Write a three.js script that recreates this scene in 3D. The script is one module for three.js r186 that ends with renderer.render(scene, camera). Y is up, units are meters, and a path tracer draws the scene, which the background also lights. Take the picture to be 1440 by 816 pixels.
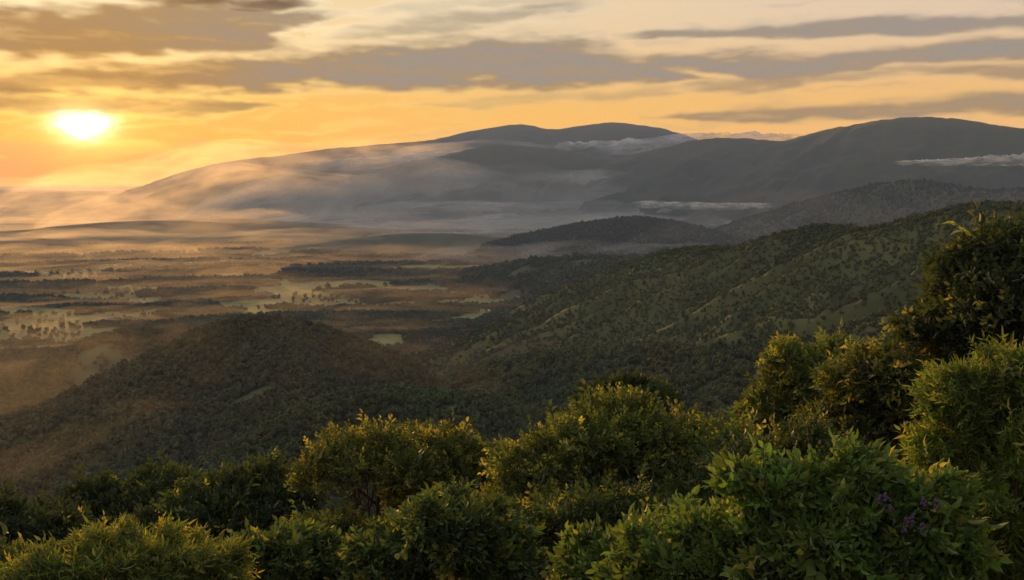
import * as THREE from 'three';
import { mergeGeometries } from 'three/addons/utils/BufferGeometryUtils.js';

// ---------------------------------------------------------------- camera
const scene = new THREE.Scene();
const EYE = 450, F = 1300, CX = 720, CY = 408, HORIZON = 262;          // metres above the valley floor; lens in photo pixels
const PITCH = Math.atan((CY - HORIZON) / F);
const camera = new THREE.PerspectiveCamera(2 * Math.atan(CY / F) * 180 / Math.PI, 1440 / 816, 0.5, 250000);
camera.position.set(0, EYE, 0);
camera.rotation.set(-PITCH, 0, 0);
const renderer = new THREE.WebGLRenderer({ antialias: true });
renderer.toneMapping = THREE.LinearToneMapping;
const EXPOSURE = 1.35;
renderer.toneMappingExposure = EXPOSURE;
renderer.shadowMap.enabled = true;

// a pixel of the photograph as a direction; D is the horizontal distance at which a thing stands
const cosP = Math.cos(PITCH), sinP = Math.sin(PITCH);
function ray(px, py) {
  const x = (px - CX) / F, y = -(py - CY) / F;
  return new THREE.Vector3(x, y * cosP - sinP, -(cosP + y * sinP)).normalize();
}
function at(px, py, D) {
  const r = ray(px, py), h = Math.hypot(r.x, r.z);
  return new THREE.Vector3(r.x / h * D, EYE + r.y / h * D, r.z / h * D);
}
const azel = (px, py) => { const r = ray(px, py); return [Math.atan2(r.x, -r.z), Math.asin(r.y)]; };

// ---------------------------------------------------------------- random and noise
function rng(seed) { let s = seed >>> 0; return () => { s = (s + 0x6d2b79f5) | 0; let t = Math.imul(s ^ (s >>> 15), 1 | s); t = (t + Math.imul(t ^ (t >>> 7), 61 | t)) ^ t; return ((t ^ (t >>> 14)) >>> 0) / 4294967296; }; }
const PERM = new Uint16Array(1024), GX = new Float32Array(512), GY = new Float32Array(512);
{ const r = rng(7); for (let i = 0; i < 512; i++) { PERM[i] = i; const a = r() * 6.2832; GX[i] = Math.cos(a); GY[i] = Math.sin(a); }
  for (let i = 511; i > 0; i--) { const j = Math.floor(r() * (i + 1)), t = PERM[i]; PERM[i] = PERM[j]; PERM[j] = t; }
  for (let i = 0; i < 512; i++) PERM[i + 512] = PERM[i]; }
function noise(x, y) {
  const xi = Math.floor(x), yi = Math.floor(y), fx = x - xi, fy = y - yi, X = xi & 511, Y = yi & 511;
  const u = fx * fx * fx * (fx * (fx * 6 - 15) + 10), v = fy * fy * fy * (fy * (fy * 6 - 15) + 10);
  const a = PERM[X + PERM[Y]] & 511, b = PERM[((X + 1) & 511) + PERM[Y]] & 511, c = PERM[X + PERM[(Y + 1) & 511]] & 511, d = PERM[((X + 1) & 511) + PERM[(Y + 1) & 511]] & 511;
  const n0 = GX[a] * fx + GY[a] * fy, n1 = GX[b] * (fx - 1) + GY[b] * fy, n2 = GX[c] * fx + GY[c] * (fy - 1), n3 = GX[d] * (fx - 1) + GY[d] * (fy - 1);
  return 1.5 * (n0 + u * (n1 - n0) + v * (n2 + u * (n3 - n2) - n0 - u * (n1 - n0)));
}
function fbm(x, y, o = 4) { let s = 0, a = 0.5; for (let i = 0; i < o; i++) { s += a * noise(x + i * 17.3, y - i * 9.1); x *= 2.03; y *= 2.03; a *= 0.5; } return s; }
const { clamp, lerp } = THREE.MathUtils;
const ss = (a, b, x) => { const t = clamp((x - a) / (b - a), 0, 1); return t * t * (3 - 2 * t); };

// ---------------------------------------------------------------- sky: air and clouds at sundown
const SUN = azel(116, 174), sunDir = ray(116, 174);
function curve(points) { return points.map(([x, y, h]) => [...azel(x, y), h / F]); }
const CLOUDS = [
  // [strength, points px,py,half thickness]
  [1.0, curve([[-260, 20, 30], [-80, 40, 30], [0, 42, 30], [90, 44, 30], [180, 42, 34], [270, 42, 34], [340, 46, 28], [400, 60, 10], [430, 66, 3]])],
  [0.9, curve([[150, 2, 12], [250, 8, 22], [340, 6, 16], [420, 4, 9], [470, 6, 4]])],
  [0.9, curve([[270, 36, 14], [350, 34, 12], [430, 28, 9], [490, 20, 4]])],
  [0.75, curve([[350, 58, 5], [400, 54, 5], [440, 55, 3]])],
  [0.95, curve([[-200, 112, 16], [-20, 118, 12], [100, 112, 18], [200, 107, 20], [300, 104, 22], [400, 98, 24], [500, 93, 26], [600, 92, 29], [690, 88, 33], [780, 86, 33], [840, 92, 26], [900, 102, 15], [960, 108, 7], [1010, 110, 2]])],
  [0.75, curve([[-200, 150, 14], [0, 143, 11], [100, 146, 12], [200, 148, 12], [300, 149, 9], [370, 150, 4], [420, 150, 1]])],
  [0.7, curve([[0, 78, 4], [30, 86, 7], [60, 98, 7], [90, 106, 6]])],
  [0.55, curve([[430, 50, 5], [520, 44, 10], [600, 32, 14], [680, 26, 9], [760, 13, 7], [850, 4, 5]])],
  [0.4, curve([[480, 20, 3], [580, 8, 6], [700, 2, 5], [860, -2, 5]])],
  [0.8, curve([[860, 50, 1], [920, 49, 4], [1000, 46, 6], [1100, 43, 8], [1200, 38, 8], [1300, 35, 8], [1440, 29, 8], [1560, 24, 8], [1700, 30, 3]])],
  [0.85, curve([[870, 96, 12], [930, 88, 9], [1000, 87, 9], [1070, 92, 15], [1130, 96, 15], [1200, 88, 11], [1270, 76, 9], [1350, 70, 10], [1440, 67, 10], [1600, 66, 12]])],
  [0.55, curve([[930, 128, 2], [1010, 120, 6], [1100, 114, 7], [1180, 108, 5], [1260, 100, 4], [1350, 99, 5], [1440, 103, 8], [1560, 104, 8]])],
  [0.4, curve([[540, 147, 2], [640, 146, 4], [740, 140, 6], [840, 136, 6], [930, 130, 5], [1000, 126, 2]])],
  [0.7, curve([[900, 167, 1], [960, 163, 5], [1030, 161, 8], [1120, 161, 8], [1220, 157, 8], [1300, 151, 8], [1380, 146, 10], [1440, 144, 11], [1600, 144, 12]])],
  [0.35, curve([[440, 197, 2], [540, 193, 3], [620, 187, 3], [690, 180, 1]])],
];
const HAZE = 3.4e-5;                                                    // per metre
function makeSky() {
  const W = 4096, H = 2048, data = new Float32Array(W * H * 4), c = [0, 0, 0];
  for (let row = 0; row < H; row++) {
    const el = ((row + 0.5) / H - 0.5) * Math.PI, deg = el * 180 / Math.PI, low = deg < 0;
    for (let col = 0; col < W; col++) {
      const o = (row * W + col) * 4;
      data[o + 3] = 1;
      if (low) { data[o] = 0.50; data[o + 1] = 0.28; data[o + 2] = 0.12; continue; }
      if (deg > 50 && col % 4) { data.copyWithin(o, o - 4, o); continue; }
      const round = ((col + 0.5) / W - 0.5) * 2 * Math.PI;
      const az = Math.atan2(Math.cos(round), -Math.sin(round));        // 0 straight ahead, positive to the right
      const ce = Math.cos(el), dx = Math.sin(az) * ce, dy = Math.sin(el), dz = -Math.cos(az) * ce;
      const dot = clamp(dx * sunDir.x + dy * sunDir.y + dz * sunDir.z, -1, 1), ang = Math.acos(dot) * 180 / Math.PI;
      // air: orange at the horizon under the sun, golden above, cream higher, blue grey away from the sun
      const side = Math.exp(-(((az - SUN[0]) / 0.68) ** 2)), west = 0.5 + 0.5 * Math.cos(az - SUN[0] - 0.25), up = deg;
      const k1 = ss(0.5, 4.5, up), k2 = ss(4, 11, up), k3 = ss(12, 50, up);
      const hor = [0.74, 0.37, 0.17], mid = [0.79, 0.445, 0.15], top = [0.68, 0.53, 0.41], zen = [0.60, 0.56, 0.54];
      const horS = [0.98, 0.36, 0.0], midS = [0.95, 0.49, 0.075], topS = [0.92, 0.68, 0.36];
      for (let i = 0; i < 3; i++) {
        let v = lerp(lerp(lerp(hor[i], mid[i], k1), top[i], k2), zen[i], k3);
        const s = lerp(lerp(lerp(horS[i], midS[i], k1), topS[i], k2), zen[i], k3);
        v = lerp(v, s, side);
        const east = lerp([0.56, 0.49, 0.45][i], [0.55, 0.52, 0.50][i], ss(2, 40, up));
        c[i] = lerp(east, v, ss(0.1, 0.85, west));
      }
      // clouds: long banks of stratus
      const wx = fbm(az * 14, el * 60, 4), wy = fbm(az * 11 + 40, el * 70 + 9, 4), fine = fbm(az * 50, el * 260 + 5, 4), streak = fbm(az * 7 + wy * 0.6 + 21, el * 95 + wx * 0.8, 4), wisp = fbm(az * 16 + wy * 0.8, el * 110 + wx * 1.0, 4);
      let cover = 0, mass = 0;
      for (const [str, pts] of CLOUDS) {
        if (az < pts[0][0] || az > pts[pts.length - 1][0]) continue;
        let j = 0; while (j < pts.length - 2 && az > pts[j + 1][0]) j++;
        const A = pts[j], B = pts[j + 1], t = (az - A[0]) / (B[0] - A[0]), q = t * t * (3 - 2 * t);
        const mid_ = lerp(A[1], B[1], q), half = lerp(A[2], B[2], q);
        const end = ss(pts[0][0], pts[0][0] + 0.05, az) * ss(pts[pts.length - 1][0], pts[pts.length - 1][0] - 0.05, az);
        const d = (el + wy * 0.0075 + fine * 0.0018 - mid_) / (half * (0.25 + 0.75 * end) + 0.0014);
        if (Math.abs(d) > 2.6) continue;
        const soft = d > 0 ? 0.85 : 0.5;
        const m = (1 - ss(1 - soft, 1 + soft, Math.abs(d) + wx * 0.55 + wisp * 0.3)) * str * (0.35 + 0.65 * end) * clamp(0.97 - 0.3 * wisp, 0.5, 1);
        cover = Math.max(cover, m); mass = Math.max(mass, m * (1 - 0.4 * Math.abs(d)));
      }
      const out = ss(0.5, 0.62, Math.abs(az)) + ss(0.235, 0.27, el);     // the same kind of banks go on beyond the photograph
      if (deg > 1.5) {
        const pl = 1 / Math.max(0.05, Math.tan(el) + 0.08), sx = dx / ce * pl * 1.1, sz = dz / ce * pl * 3.2;
        const n = fbm(sx + 3, sz + 11, 5) + 0.25 * wx;
        const m = ss(-0.05, 0.35, n) * (out > 0.01 ? clamp(out, 0, 1) * 0.85 : 0);
        cover = Math.max(cover, m); mass = Math.max(mass, m * 0.8);
        cover = Math.max(cover, ss(0.02, 0.42, fbm(az * 9 + 3, el * 95 + wx * 1.5, 4)) * 0.22);
      }
      const near = Math.exp(-((ang / 9) ** 2)), mid_ = Math.exp(-((ang / 22) ** 2)), glow = Math.exp(-((ang / 4.0) ** 2));
      // bright rims of thin cloud around the sun
      const rim = cover * (1 - cover) * 4;
      for (let i = 0; i < 3; i++) c[i] *= 1 + [0.5, 0.65, 0.9][i] * rim * mid_ + [0.1, 0.16, 0.25][i] * rim * west;
      const grey = [lerp(0.10, 0.09, ss(0.1, -0.6, west - 1)), 0.085, 0.085], warm = [0.21, 0.12, 0.055], amber = [0.62, 0.31, 0.06];
      const thick = clamp(mass * 1.1, 0, 1), coverA = clamp(cover * 1.1, 0, 0.97) * clamp(1.0 - 0.6 * streak - 0.12 * fine, 0.68, 1);
      for (let i = 0; i < 3; i++) {
        let g = lerp(grey[i] * (0.65 + 0.35 * west), warm[i], clamp(mid_ * 0.9, 0, 1));
        g = lerp(g, amber[i], near * 0.75);
        g *= 1.1 - 0.22 * thick + 0.15 * fine + 0.5 * streak;
        c[i] = lerp(c[i], g, coverA);
      }
      // the sun's aureole, dimmed by the bank above it, and the overexposed sun
      const sx = (az - SUN[0]) * F + 14 * wisp, sy = (el - SUN[1]) * F + 10 * fine, veil = 1 - 0.55 * cover;
      const disc = Math.exp(-Math.pow((sx / 22) ** 2 + (sy / (sy > 0 ? 10 : 13)) ** 2, 0.85));
      const a1 = Math.exp(-ang / 1.1) * 1.1 * veil, a2 = Math.exp(-ang / 5) * 0.28 * veil;
      c[0] += 4.5 * disc + a1 * 1.0 + a2 * 0.8; c[1] += 4.0 * disc + a1 * 0.68 + a2 * 0.36; c[2] += 2.8 * disc + a1 * 0.2 + a2 * 0.02;
      // the haze of the valley lies in front of all this: the open sky behind it is that much brighter
      const T = Math.exp(-HAZE * Math.min(25500, 1100 / Math.max(0.01, dy)));
      for (let i = 0; i < 3; i++) data[o + i] = Math.max(0.02, (c[i] - [0.10, 0.095, 0.09][i] * (1 - T)) / T) / EXPOSURE;
    }
  }
  const t = new THREE.DataTexture(data, W, H, THREE.RGBAFormat, THREE.FloatType);
  t.mapping = THREE.EquirectangularReflectionMapping; t.magFilter = THREE.LinearFilter; t.needsUpdate = true;
  return t;
}
scene.background = scene.environment = makeSky();

// the sun low over the valley
const sun = new THREE.DirectionalLight(new THREE.Color().setRGB(1, 0.47, 0.12), 5);
sun.position.copy(ray(116, 160)).multiplyScalar(3000).add(new THREE.Vector3(0, EYE, 0));
sun.target.position.set(0, EYE, 0);
sun.castShadow = true; sun.shadow.radius = 5;
Object.assign(sun.shadow.camera, { left: -3000, right: 3000, top: 1500, bottom: -1500, near: 1, far: 9000 });
sun.shadow.mapSize.set(4096, 4096);
scene.add(sun, sun.target);
scene.fog = new THREE.FogExp2(new THREE.Color(0.37, 0.57, 1.0), HAZE);

// ---------------------------------------------------------------- helpers
const taken = new Map();
function numbered(name) { const n = taken.get(name) ?? 0; taken.set(name, n + 1); return n ? name + '_' + String(n).padStart(3, '0') : name; }
function tag(o, label, category, { group, kind } = {}) {
  Object.assign(o.userData, { label, category });
  if (group) o.userData.group = group;
  if (kind) o.userData.kind = kind;
  return o;
}
function add(name, o, parent = scene) { o.name = parent === scene ? numbered(name) : name; o.castShadow = o.receiveShadow = true; parent.add(o); return o; }
const rgb = (r, g, b) => new THREE.Color().setRGB(r, g, b);

// ---------------------------------------------------------------- relief: ridges with their crest lines, and the valley floor
class Ridge {
  constructor(points, o) {
    Object.assign(this, { front: 0.4, back: 0.5, round: 40, spur: 20, spurLen: 120, rough: 4, floor: -20, step: 12, reach: 900, aim: 0 }, o);
    this.lines = (Array.isArray(points[0][0]) ? points : [points]).map((l) => new THREE.CatmullRomCurve3(l.map((p) => at(...p).add(new THREE.Vector3(0, -(o.trees ?? 0), 0))), false, 'centripetal').getPoints(l.length * 5));
    const all = this.lines.flat();
    const a = this.lines[0][0], b = this.lines[0][this.lines[0].length - 1];
    this.dir = new THREE.Vector2(b.x - a.x, b.z - a.z).normalize();
    this.box = [Math.min(...all.map((p) => p.x)) - this.reach, Math.max(...all.map((p) => p.x)) + this.reach, Math.min(...all.map((p) => p.z)) - this.reach, Math.max(...all.map((p) => p.z)) + this.reach];
    this.seed = (o.seed ?? 1) * 31.7;
  }
  height(x, z) {
    const [x0, x1, z0, z1] = this.box;
    if (x < x0 || x > x1 || z < z0 || z > z1) return -1e4;
    let best = -1e4, dist = 0;
    const wob = this.round * 0.5;
    const qx = x + wob * noise(x / (this.round * 3) + this.seed, z / (this.round * 3)), qz = z + wob * noise(x / (this.round * 3), z / (this.round * 3) - this.seed);
    for (const l of this.lines) for (let i = 0; i < l.length - 1; i++) {
      const a = l[i], b = l[i + 1], ex = b.x - a.x, ez = b.z - a.z, L = ex * ex + ez * ez;
      const t = clamp(((qx - a.x) * ex + (qz - a.z) * ez) / L, 0, 1), px = qx - a.x - ex * t, pz = qz - a.z - ez * t, d = Math.hypot(px, pz);
      const towards = pz * (-a.z) + px * (-a.x) > 0;                     // the side that faces the overlook
      const s = towards ? this.front : this.back;
      const h = a.y + (b.y - a.y) * t - s * (Math.sqrt(d * d + this.round * this.round) - this.round);
      if (h > best) { best = h; dist = d; }
    }
    const u = x * this.dir.x + z * this.dir.y, v = -x * this.dir.y + z * this.dir.x, w = noise(u / 300 + this.seed, v / 300);
    const uu = u + this.aim * v;
    this.gully = 0;
    const g = 1 - 2 * Math.abs(noise(uu / this.spurLen + w * 0.8 + this.seed, v / (this.spurLen * 4) - this.seed));
    const g2 = 1 - 2 * Math.abs(noise(uu / this.spurLen * 2.3 + w + 9, v / (this.spurLen * 2.5) + this.seed));
    this.gully = g + 0.4 * g2;
    best += ((g - 0.75) * this.spur + (g2 - 0.75) * this.spur * 0.4) * ss(this.round * 0.3, this.round * 4, dist) + this.rough * fbm(x / 60, z / 60, 3);
    return best;
  }
}
const R = {};
R.hill = new Ridge([[[-160, 675, 1300], [-60, 640, 1380], [60, 588, 1450], [150, 545, 1500], [250, 489, 1530], [300, 464, 1540], [345, 455, 1540], [400, 460, 1560], [450, 468, 1580], [500, 494, 1600], [560, 524, 1640], [620, 555, 1680], [690, 590, 1720]],
  [[345, 454, 1540], [385, 500, 1400], [415, 545, 1250], [425, 590, 1120], [390, 650, 980]], [[250, 492, 1530], [200, 575, 1330], [130, 670, 1120]]], { front: 0.62, back: 0.7, round: 50, spur: 13, spurLen: 150, seed: 1, step: 9, reach: 750 });
R.leftHill = new Ridge([[-140, 590, 2000], [-40, 555, 2050], [40, 522, 2150], [110, 490, 2220], [165, 468, 2260], [200, 462, 2280], [235, 470, 2300], [280, 488, 2350], [330, 508, 2400]], { trees: 10, front: 0.45, back: 0.45, round: 45, spur: 22, spurLen: 120, seed: 2, step: 10, reach: 600 });
R.spurRidge = new Ridge([[250, 690, 760], [340, 642, 830], [420, 594, 900], [475, 563, 950], [535, 549, 990], [600, 551, 1020], [680, 557, 1060], [740, 566, 1090], [820, 580, 1110], [920, 592, 1110], [1060, 605, 1080]], { trees: 8, front: 0.55, back: 0.6, round: 35, spur: 14, spurLen: 90, seed: 3, step: 7, reach: 420 });
R.rightRidge = new Ridge([[[575, 506, 2560], [640, 480, 2500], [700, 457, 2440], [765, 427, 2330], [830, 397, 2220], [895, 370, 2120], [960, 352, 2020], [1000, 349, 1980], [1045, 348, 1930], [1100, 333, 1860], [1155, 320, 1790], [1195, 322, 1750], [1240, 324, 1710], [1290, 306, 1650], [1340, 297, 1600], [1400, 292, 1550], [1460, 290, 1500], [1560, 280, 1420], [1700, 270, 1350]],
  [[1290, 308, 1650], [1240, 360, 1520], [1160, 410, 1400], [1080, 455, 1300]], [[1440, 292, 1520], [1400, 360, 1380], [1330, 410, 1270], [1240, 455, 1180]]], { front: 0.50, back: 0.6, round: 30, spur: 40, spurLen: 170, seed: 4, aim: 0.5, step: 8, reach: 900 });
R.shelf = new Ridge([[620, 545, 1620], [690, 517, 1540], [760, 499, 1470], [850, 489, 1390], [950, 486, 1310], [1050, 487, 1240], [1150, 492, 1170], [1280, 500, 1080], [1420, 510, 980], [1600, 520, 900]], { trees: 9, front: 0.36, back: 0.5, round: 50, spur: 14, spurLen: 100, seed: 5, step: 8, reach: 560 });
R.midRidge = new Ridge([[425, 374, 4750], [470, 373, 4750], [520, 377, 4720], [570, 383, 4680], [615, 389, 4600], [660, 381, 4400], [700, 374, 4250], [750, 367, 4120], [800, 363, 4050], [870, 361, 4000], [950, 366, 3950], [1040, 372, 3900]], { trees: 11, front: 0.30, back: 0.3, round: 60, spur: 18, spurLen: 180, seed: 6, step: 20, reach: 900 });
R.lowRidge = new Ridge([[415, 347, 6900], [450, 338, 6900], [520, 333, 6850], [590, 328, 6800], [660, 330, 6750], [720, 338, 6700], [760, 344, 6700]], { front: 0.16, back: 0.2, round: 120, spur: 22, spurLen: 300, seed: 7, step: 40, reach: 1300 });
R.knoll = new Ridge([[690, 350, 6500], [760, 330, 6400], [820, 316, 6300], [880, 308, 6250], [930, 312, 6200], [980, 322, 6150], [1020, 336, 6100]], { front: 0.26, back: 0.3, round: 120, spur: 22, spurLen: 260, seed: 8, step: 35, reach: 1400 });
R.secondRidge = new Ridge([[900, 365, 7950], [980, 334, 7650], [1040, 312, 7425], [1100, 292, 7200], [1150, 278, 7050], [1200, 266, 6900], [1240, 257, 6825], [1285, 253, 6750], [1330, 257, 6675], [1375, 265, 6600], [1430, 264, 6450], [1520, 256, 6300], [1650, 262, 6150]], { trees: 14, front: 0.42, back: 0.5, round: 70, spur: 45, spurLen: 320, seed: 9, step: 32, reach: 1900, rough: 8 });
R.leftPeak = new Ridge([[190, 286, 14200], [240, 270, 14200], [290, 252, 14200], [330, 243, 14200], [355, 240, 14200], [390, 244, 14200], [430, 254, 14200], [480, 268, 14200], [540, 280, 14200]], { front: 0.4, back: 0.5, round: 200, spur: 70, spurLen: 600, seed: 10, step: 70, reach: 2600, rough: 12 });
R.frontRange = new Ridge([[330, 262, 13800], [420, 243, 13616], [520, 238, 13340], [600, 224, 13064], [660, 210, 12880], [705, 203, 12788], [745, 206, 12696], [800, 214, 12512], [860, 222, 12328], [940, 232, 12144], [1040, 240, 11960]], { front: 0.42, back: 0.4, round: 260, spur: 110, spurLen: 800, seed: 11, step: 80, reach: 4200, rough: 18 });
R.rightRange = new Ridge([[780, 262, 12600], [850, 232, 12200], [900, 217, 12000], [950, 203, 11800], [1000, 195, 11700], [1040, 194, 11600], [1080, 197, 11500], [1112, 198, 11400], [1150, 188, 11200], [1200, 176, 11000], [1245, 168, 10900], [1290, 165, 10800], [1340, 168, 10700], [1385, 175, 10600], [1440, 181, 10500], [1520, 186, 10300], [1700, 170, 9800]], { front: 0.44, back: 0.45, round: 220, spur: 110, spurLen: 700, seed: 12, step: 70, reach: 3600, rough: 18 });
R.backRange = new Ridge([[205, 274, 17500], [235, 258, 17500], [268, 244, 17450], [310, 231, 17328], [380, 221, 17100], [450, 212, 16948], [530, 204, 16720], [600, 197, 16568], [650, 189, 16416], [700, 179, 16340], [735, 175, 16264], [762, 181, 16264], [790, 182, 16188], [830, 175, 16112], [870, 172, 16112], [905, 178, 16112], [940, 190, 16112], [1000, 202, 15960], [1100, 215, 15808], [1250, 222, 15504]], { front: 0.40, back: 0.4, round: 300, spur: 130, spurLen: 1000, seed: 13, step: 110, reach: 4200, rough: 20 });
R.westRise = new Ridge([[-320, 274, 20000], [-150, 269, 20000], [0, 267, 20000], [120, 268, 20000], [260, 270, 20000], [400, 274, 20000], [520, 280, 19500]], { front: 0.08, back: 0.15, round: 400, spur: 40, spurLen: 1100, seed: 14, step: 120, reach: 3800, rough: 8 });
R.westLow = new Ridge([[-120, 330, 8200], [60, 322, 8400], [160, 313, 8700], [240, 309, 8900], [330, 308, 9000], [430, 314, 9000]], { front: 0.10, back: 0.12, round: 200, spur: 25, spurLen: 500, seed: 15, step: 60, reach: 1500, rough: 6 });

// the hillside we stand on
function hillside(x, z) {
  const d = -z;
  let h = EYE - 2.3 - 0.54 * Math.max(0, Math.sqrt(d * d * (d > 0 ? 1 : 0.04) + 9) - 4) + 0.10 * x - 0.0006 * x * x * (x < 0 ? 1 : -0.3);
  h = Math.max(h, -80) + 0.8 * fbm(x / 9, z / 9, 3) + 5 * noise(x / 70, z / 70) * ss(30, 120, Math.hypot(x, z));
  return h;
}
function valley(x, z) {
  const r = Math.hypot(x, z);
  return 9 * fbm(x / 420, z / 700, 3) + 26 * ss(2500, 4500, r) * Math.max(0, fbm(x / 1300 + 5, z / 900 - 3, 3) + 0.02) + 70 * ss(9000, 20000, r) * fbm(x / 5000, z / 5000, 3);
}
const ridgeList = Object.values(R);
function ground(x, z, skip) {
  let h = valley(x, z);
  for (const r of ridgeList) if (r !== skip) h = Math.max(h, r.height(x, z));
  if (Math.hypot(x, z) < 1100) h = Math.max(h, hillside(x, z));
  return h;
}

// fields on the valley floor, from where the photograph shows them
const FIELDS = [[536, 481, 38, 13], [660, 447, 30, 7], [620, 452, 16, 4], [590, 408, 60, 5], [500, 402, 60, 5], [660, 414, 45, 4], [640, 379, 90, 5], [560, 372, 60, 3], [400, 408, 60, 8], [350, 430, 50, 7], [372, 440, 40, 6], [330, 388, 40, 4], [430, 392, 45, 4], [200, 408, 60, 3], [100, 420, 60, 5], [60, 440, 60, 5], [180, 466, 50, 5], [120, 452, 40, 4], [840, 351, 26, 4], [880, 357, 22, 3], [790, 352, 18, 3], [750, 340, 30, 3], [280, 372, 60, 3], [250, 358, 50, 3], [380, 358, 26, 6], [700, 312, 60, 2], [520, 356, 60, 2], [690, 425, 40, 4], [740, 410, 40, 4], [30, 384, 50, 3], [150, 372, 60, 3]]
  .map(([px, py, rx, ry]) => { const c = at(px, py, 1), t = EYE / (EYE - c.y), D = t, p = at(px, py, D), q = at(px, py + ry, EYE / (EYE - at(px, py + ry, 1).y)); return [p.x, p.z, rx / F * D, Math.max(20, Math.hypot(q.x - p.x, q.z - p.z))]; });
const belts = (x, z) => fbm(x / 620 + 11 + 0.25 * noise(x / 200, z / 200), z / 420 + 4 + 0.25 * noise(x / 150 + 3, z / 150), 4);
function openness(x, z) {                                               // 1 on fields, 0 under trees
  let m = 0;
  const wx = x + 60 * fbm(x / 110, z / 110, 3), wz = z + 90 * fbm(x / 130 + 7, z / 130, 3);
  for (const [cx, cz, rx, rz] of FIELDS) { const a = (wx - cx) / rx, b = (wz - cz) / rz; const d = a * a + b * b; if (d < 1.6) m = Math.max(m, 1 - ss(0.7, 1.1, d)); }
  const r = Math.hypot(x, z);
  if (r > 1700) m = Math.max(m, ss(0.06, 0.2, belts(x, z)) * 0.8);
  return m;
}
function plot(x, z) {                                                   // tone of a field plot
  const a = Math.floor(x / 90 + 0.5 * noise(z / 300, 3)), b = Math.floor(z / 150 + 0.5 * noise(x / 300, 8));
  return (PERM[(a & 511) + PERM[b & 511]] & 255) / 255;
}

const matGround = new THREE.MeshStandardMaterial({ vertexColors: true, roughness: 1 }); matGround.name = 'ground cover';
function surface(positions, colors, index) {
  const g = new THREE.BufferGeometry();
  g.setAttribute('position', new THREE.BufferAttribute(new Float32Array(positions), 3));
  g.setAttribute('color', new THREE.BufferAttribute(new Float32Array(colors), 3));
  g.setIndex(index); g.computeVertexNormals();
  return g;
}
// valley floor: one sheet out to the horizon, finest where we look
{
  const azs = []; for (let a = -180; a < 180;) { azs.push(a); a += Math.abs(a + 0.01) < 38 ? 0.11 : 4; } azs.push(180);
  const rs = [600]; while (rs[rs.length - 1] < 24000) { const r = rs[rs.length - 1]; rs.push(r * (r < 14000 ? 1.0085 : 1.05)); }
  const pos = [], col = [], idx = [], n = azs.length;
  for (const r of rs) for (const a of azs) {
    const x = Math.sin(a * Math.PI / 180) * r, z = -Math.cos(a * Math.PI / 180) * r;
    pos.push(x, valley(x, z), z);
    const o = openness(x, z), p = plot(x, z), f = fbm(x / 40, z / 40, 2), v = fbm(x / 900, z / 900, 2);
    const c = [lerp(0.036, 0.095 + 0.1 * p + 0.05 * f, o) + 0.02 * f, lerp(0.048, 0.135 + 0.06 * p + 0.05 * f, o) + 0.02 * f, lerp(0.02, 0.035 + 0.03 * p, o) + 0.006 * v];
    col.push(...c.map((t) => Math.max(0.008, t)));
  }
  for (let i = 0; i < rs.length - 1; i++) for (let j = 0; j < n - 1; j++) { const a = i * n + j; idx.push(a, a + n, a + 1, a + 1, a + n, a + n + 1); }
  tag(add('valley_floor', new THREE.Mesh(surface(pos, col, idx), matGround)), 'broad valley floor of fields and woods reaching to the horizon', 'valley', { kind: 'structure' });
}
function ridgeMesh(name, ridge, label, category, paint) {
  const [x0, x1, z0, z1] = ridge.box, st = ridge.step, nx = Math.ceil((x1 - x0) / st) + 1, nz = Math.ceil((z1 - z0) / st) + 1;
  const H = new Float32Array(nx * nz), id = new Int32Array(nx * nz).fill(-1), pos = [], col = [], idx = [];
  for (let j = 0; j < nz; j++) for (let i = 0; i < nx; i++) H[j * nx + i] = ridge.height(x0 + i * st, z0 + j * st);
  const v = (k) => { if (id[k] < 0) { const x = x0 + (k % nx) * st, z = z0 + Math.floor(k / nx) * st; id[k] = pos.length / 3; pos.push(x, H[k], z); col.push(...paint(x, z, H[k])); } return id[k]; };
  for (let j = 0; j < nz - 1; j++) for (let i = 0; i < nx - 1; i++) {
    const a = j * nx + i, b = a + 1, c = a + nx, d = c + 1;
    if (Math.max(H[a], H[b], H[c], H[d]) < ridge.floor) continue;
    idx.push(v(a), v(c), v(b), v(b), v(c), v(d));
  }
  return tag(add(name, new THREE.Mesh(surface(pos, col, idx), matGround)), label, category, { kind: 'structure' });
}
const woods = (a, b) => (x, z, h) => { const f = fbm(x / 45, z / 45, 3), g = fbm(x / 260 + 3, z / 260, 2); return [Math.max(0.01, a[0] + 0.02 * f + b * g), Math.max(0.01, a[1] + 0.024 * f + b * g), Math.max(0.006, a[2] + 0.008 * f + b * 0.3 * g)]; };
ridgeMesh('wooded_hill', R.hill, 'rounded dark wooded hill with a single summit in front of the valley', 'hill', woods([0.07, 0.082, 0.03], 0.012));
ridgeMesh('wooded_hill', R.leftHill, 'lower wooded ridge behind the rounded hill on the sunward side', 'hill', woods([0.072, 0.077, 0.032], 0.02));
ridgeMesh('wooded_spur', R.spurRidge, 'dark green wooded spur between the rounded hill and the overlook trees', 'hill', woods([0.054, 0.067, 0.026], 0.01));
ridgeMesh('long_ridge', R.rightRidge, 'long ridge with tree-lined crest and furrowed scrubby slope', 'ridge', (x, z, h) => {
  const f = fbm(x / 35, z / 35, 3), g = fbm(x / 150 + 3, z / 150, 3), s = ss(-0.1, 0.3, g + 0.2 * f); return [0.08 + 0.05 * s + 0.02 * f, 0.09 + 0.045 * s + 0.02 * f, 0.032 + 0.016 * s].map((t) => Math.max(0.01, t)); });
ridgeMesh('wooded_shelf', R.shelf, 'wooded shelf at the foot of the long furrowed ridge', 'hill', woods([0.058, 0.072, 0.027], 0.014));
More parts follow.
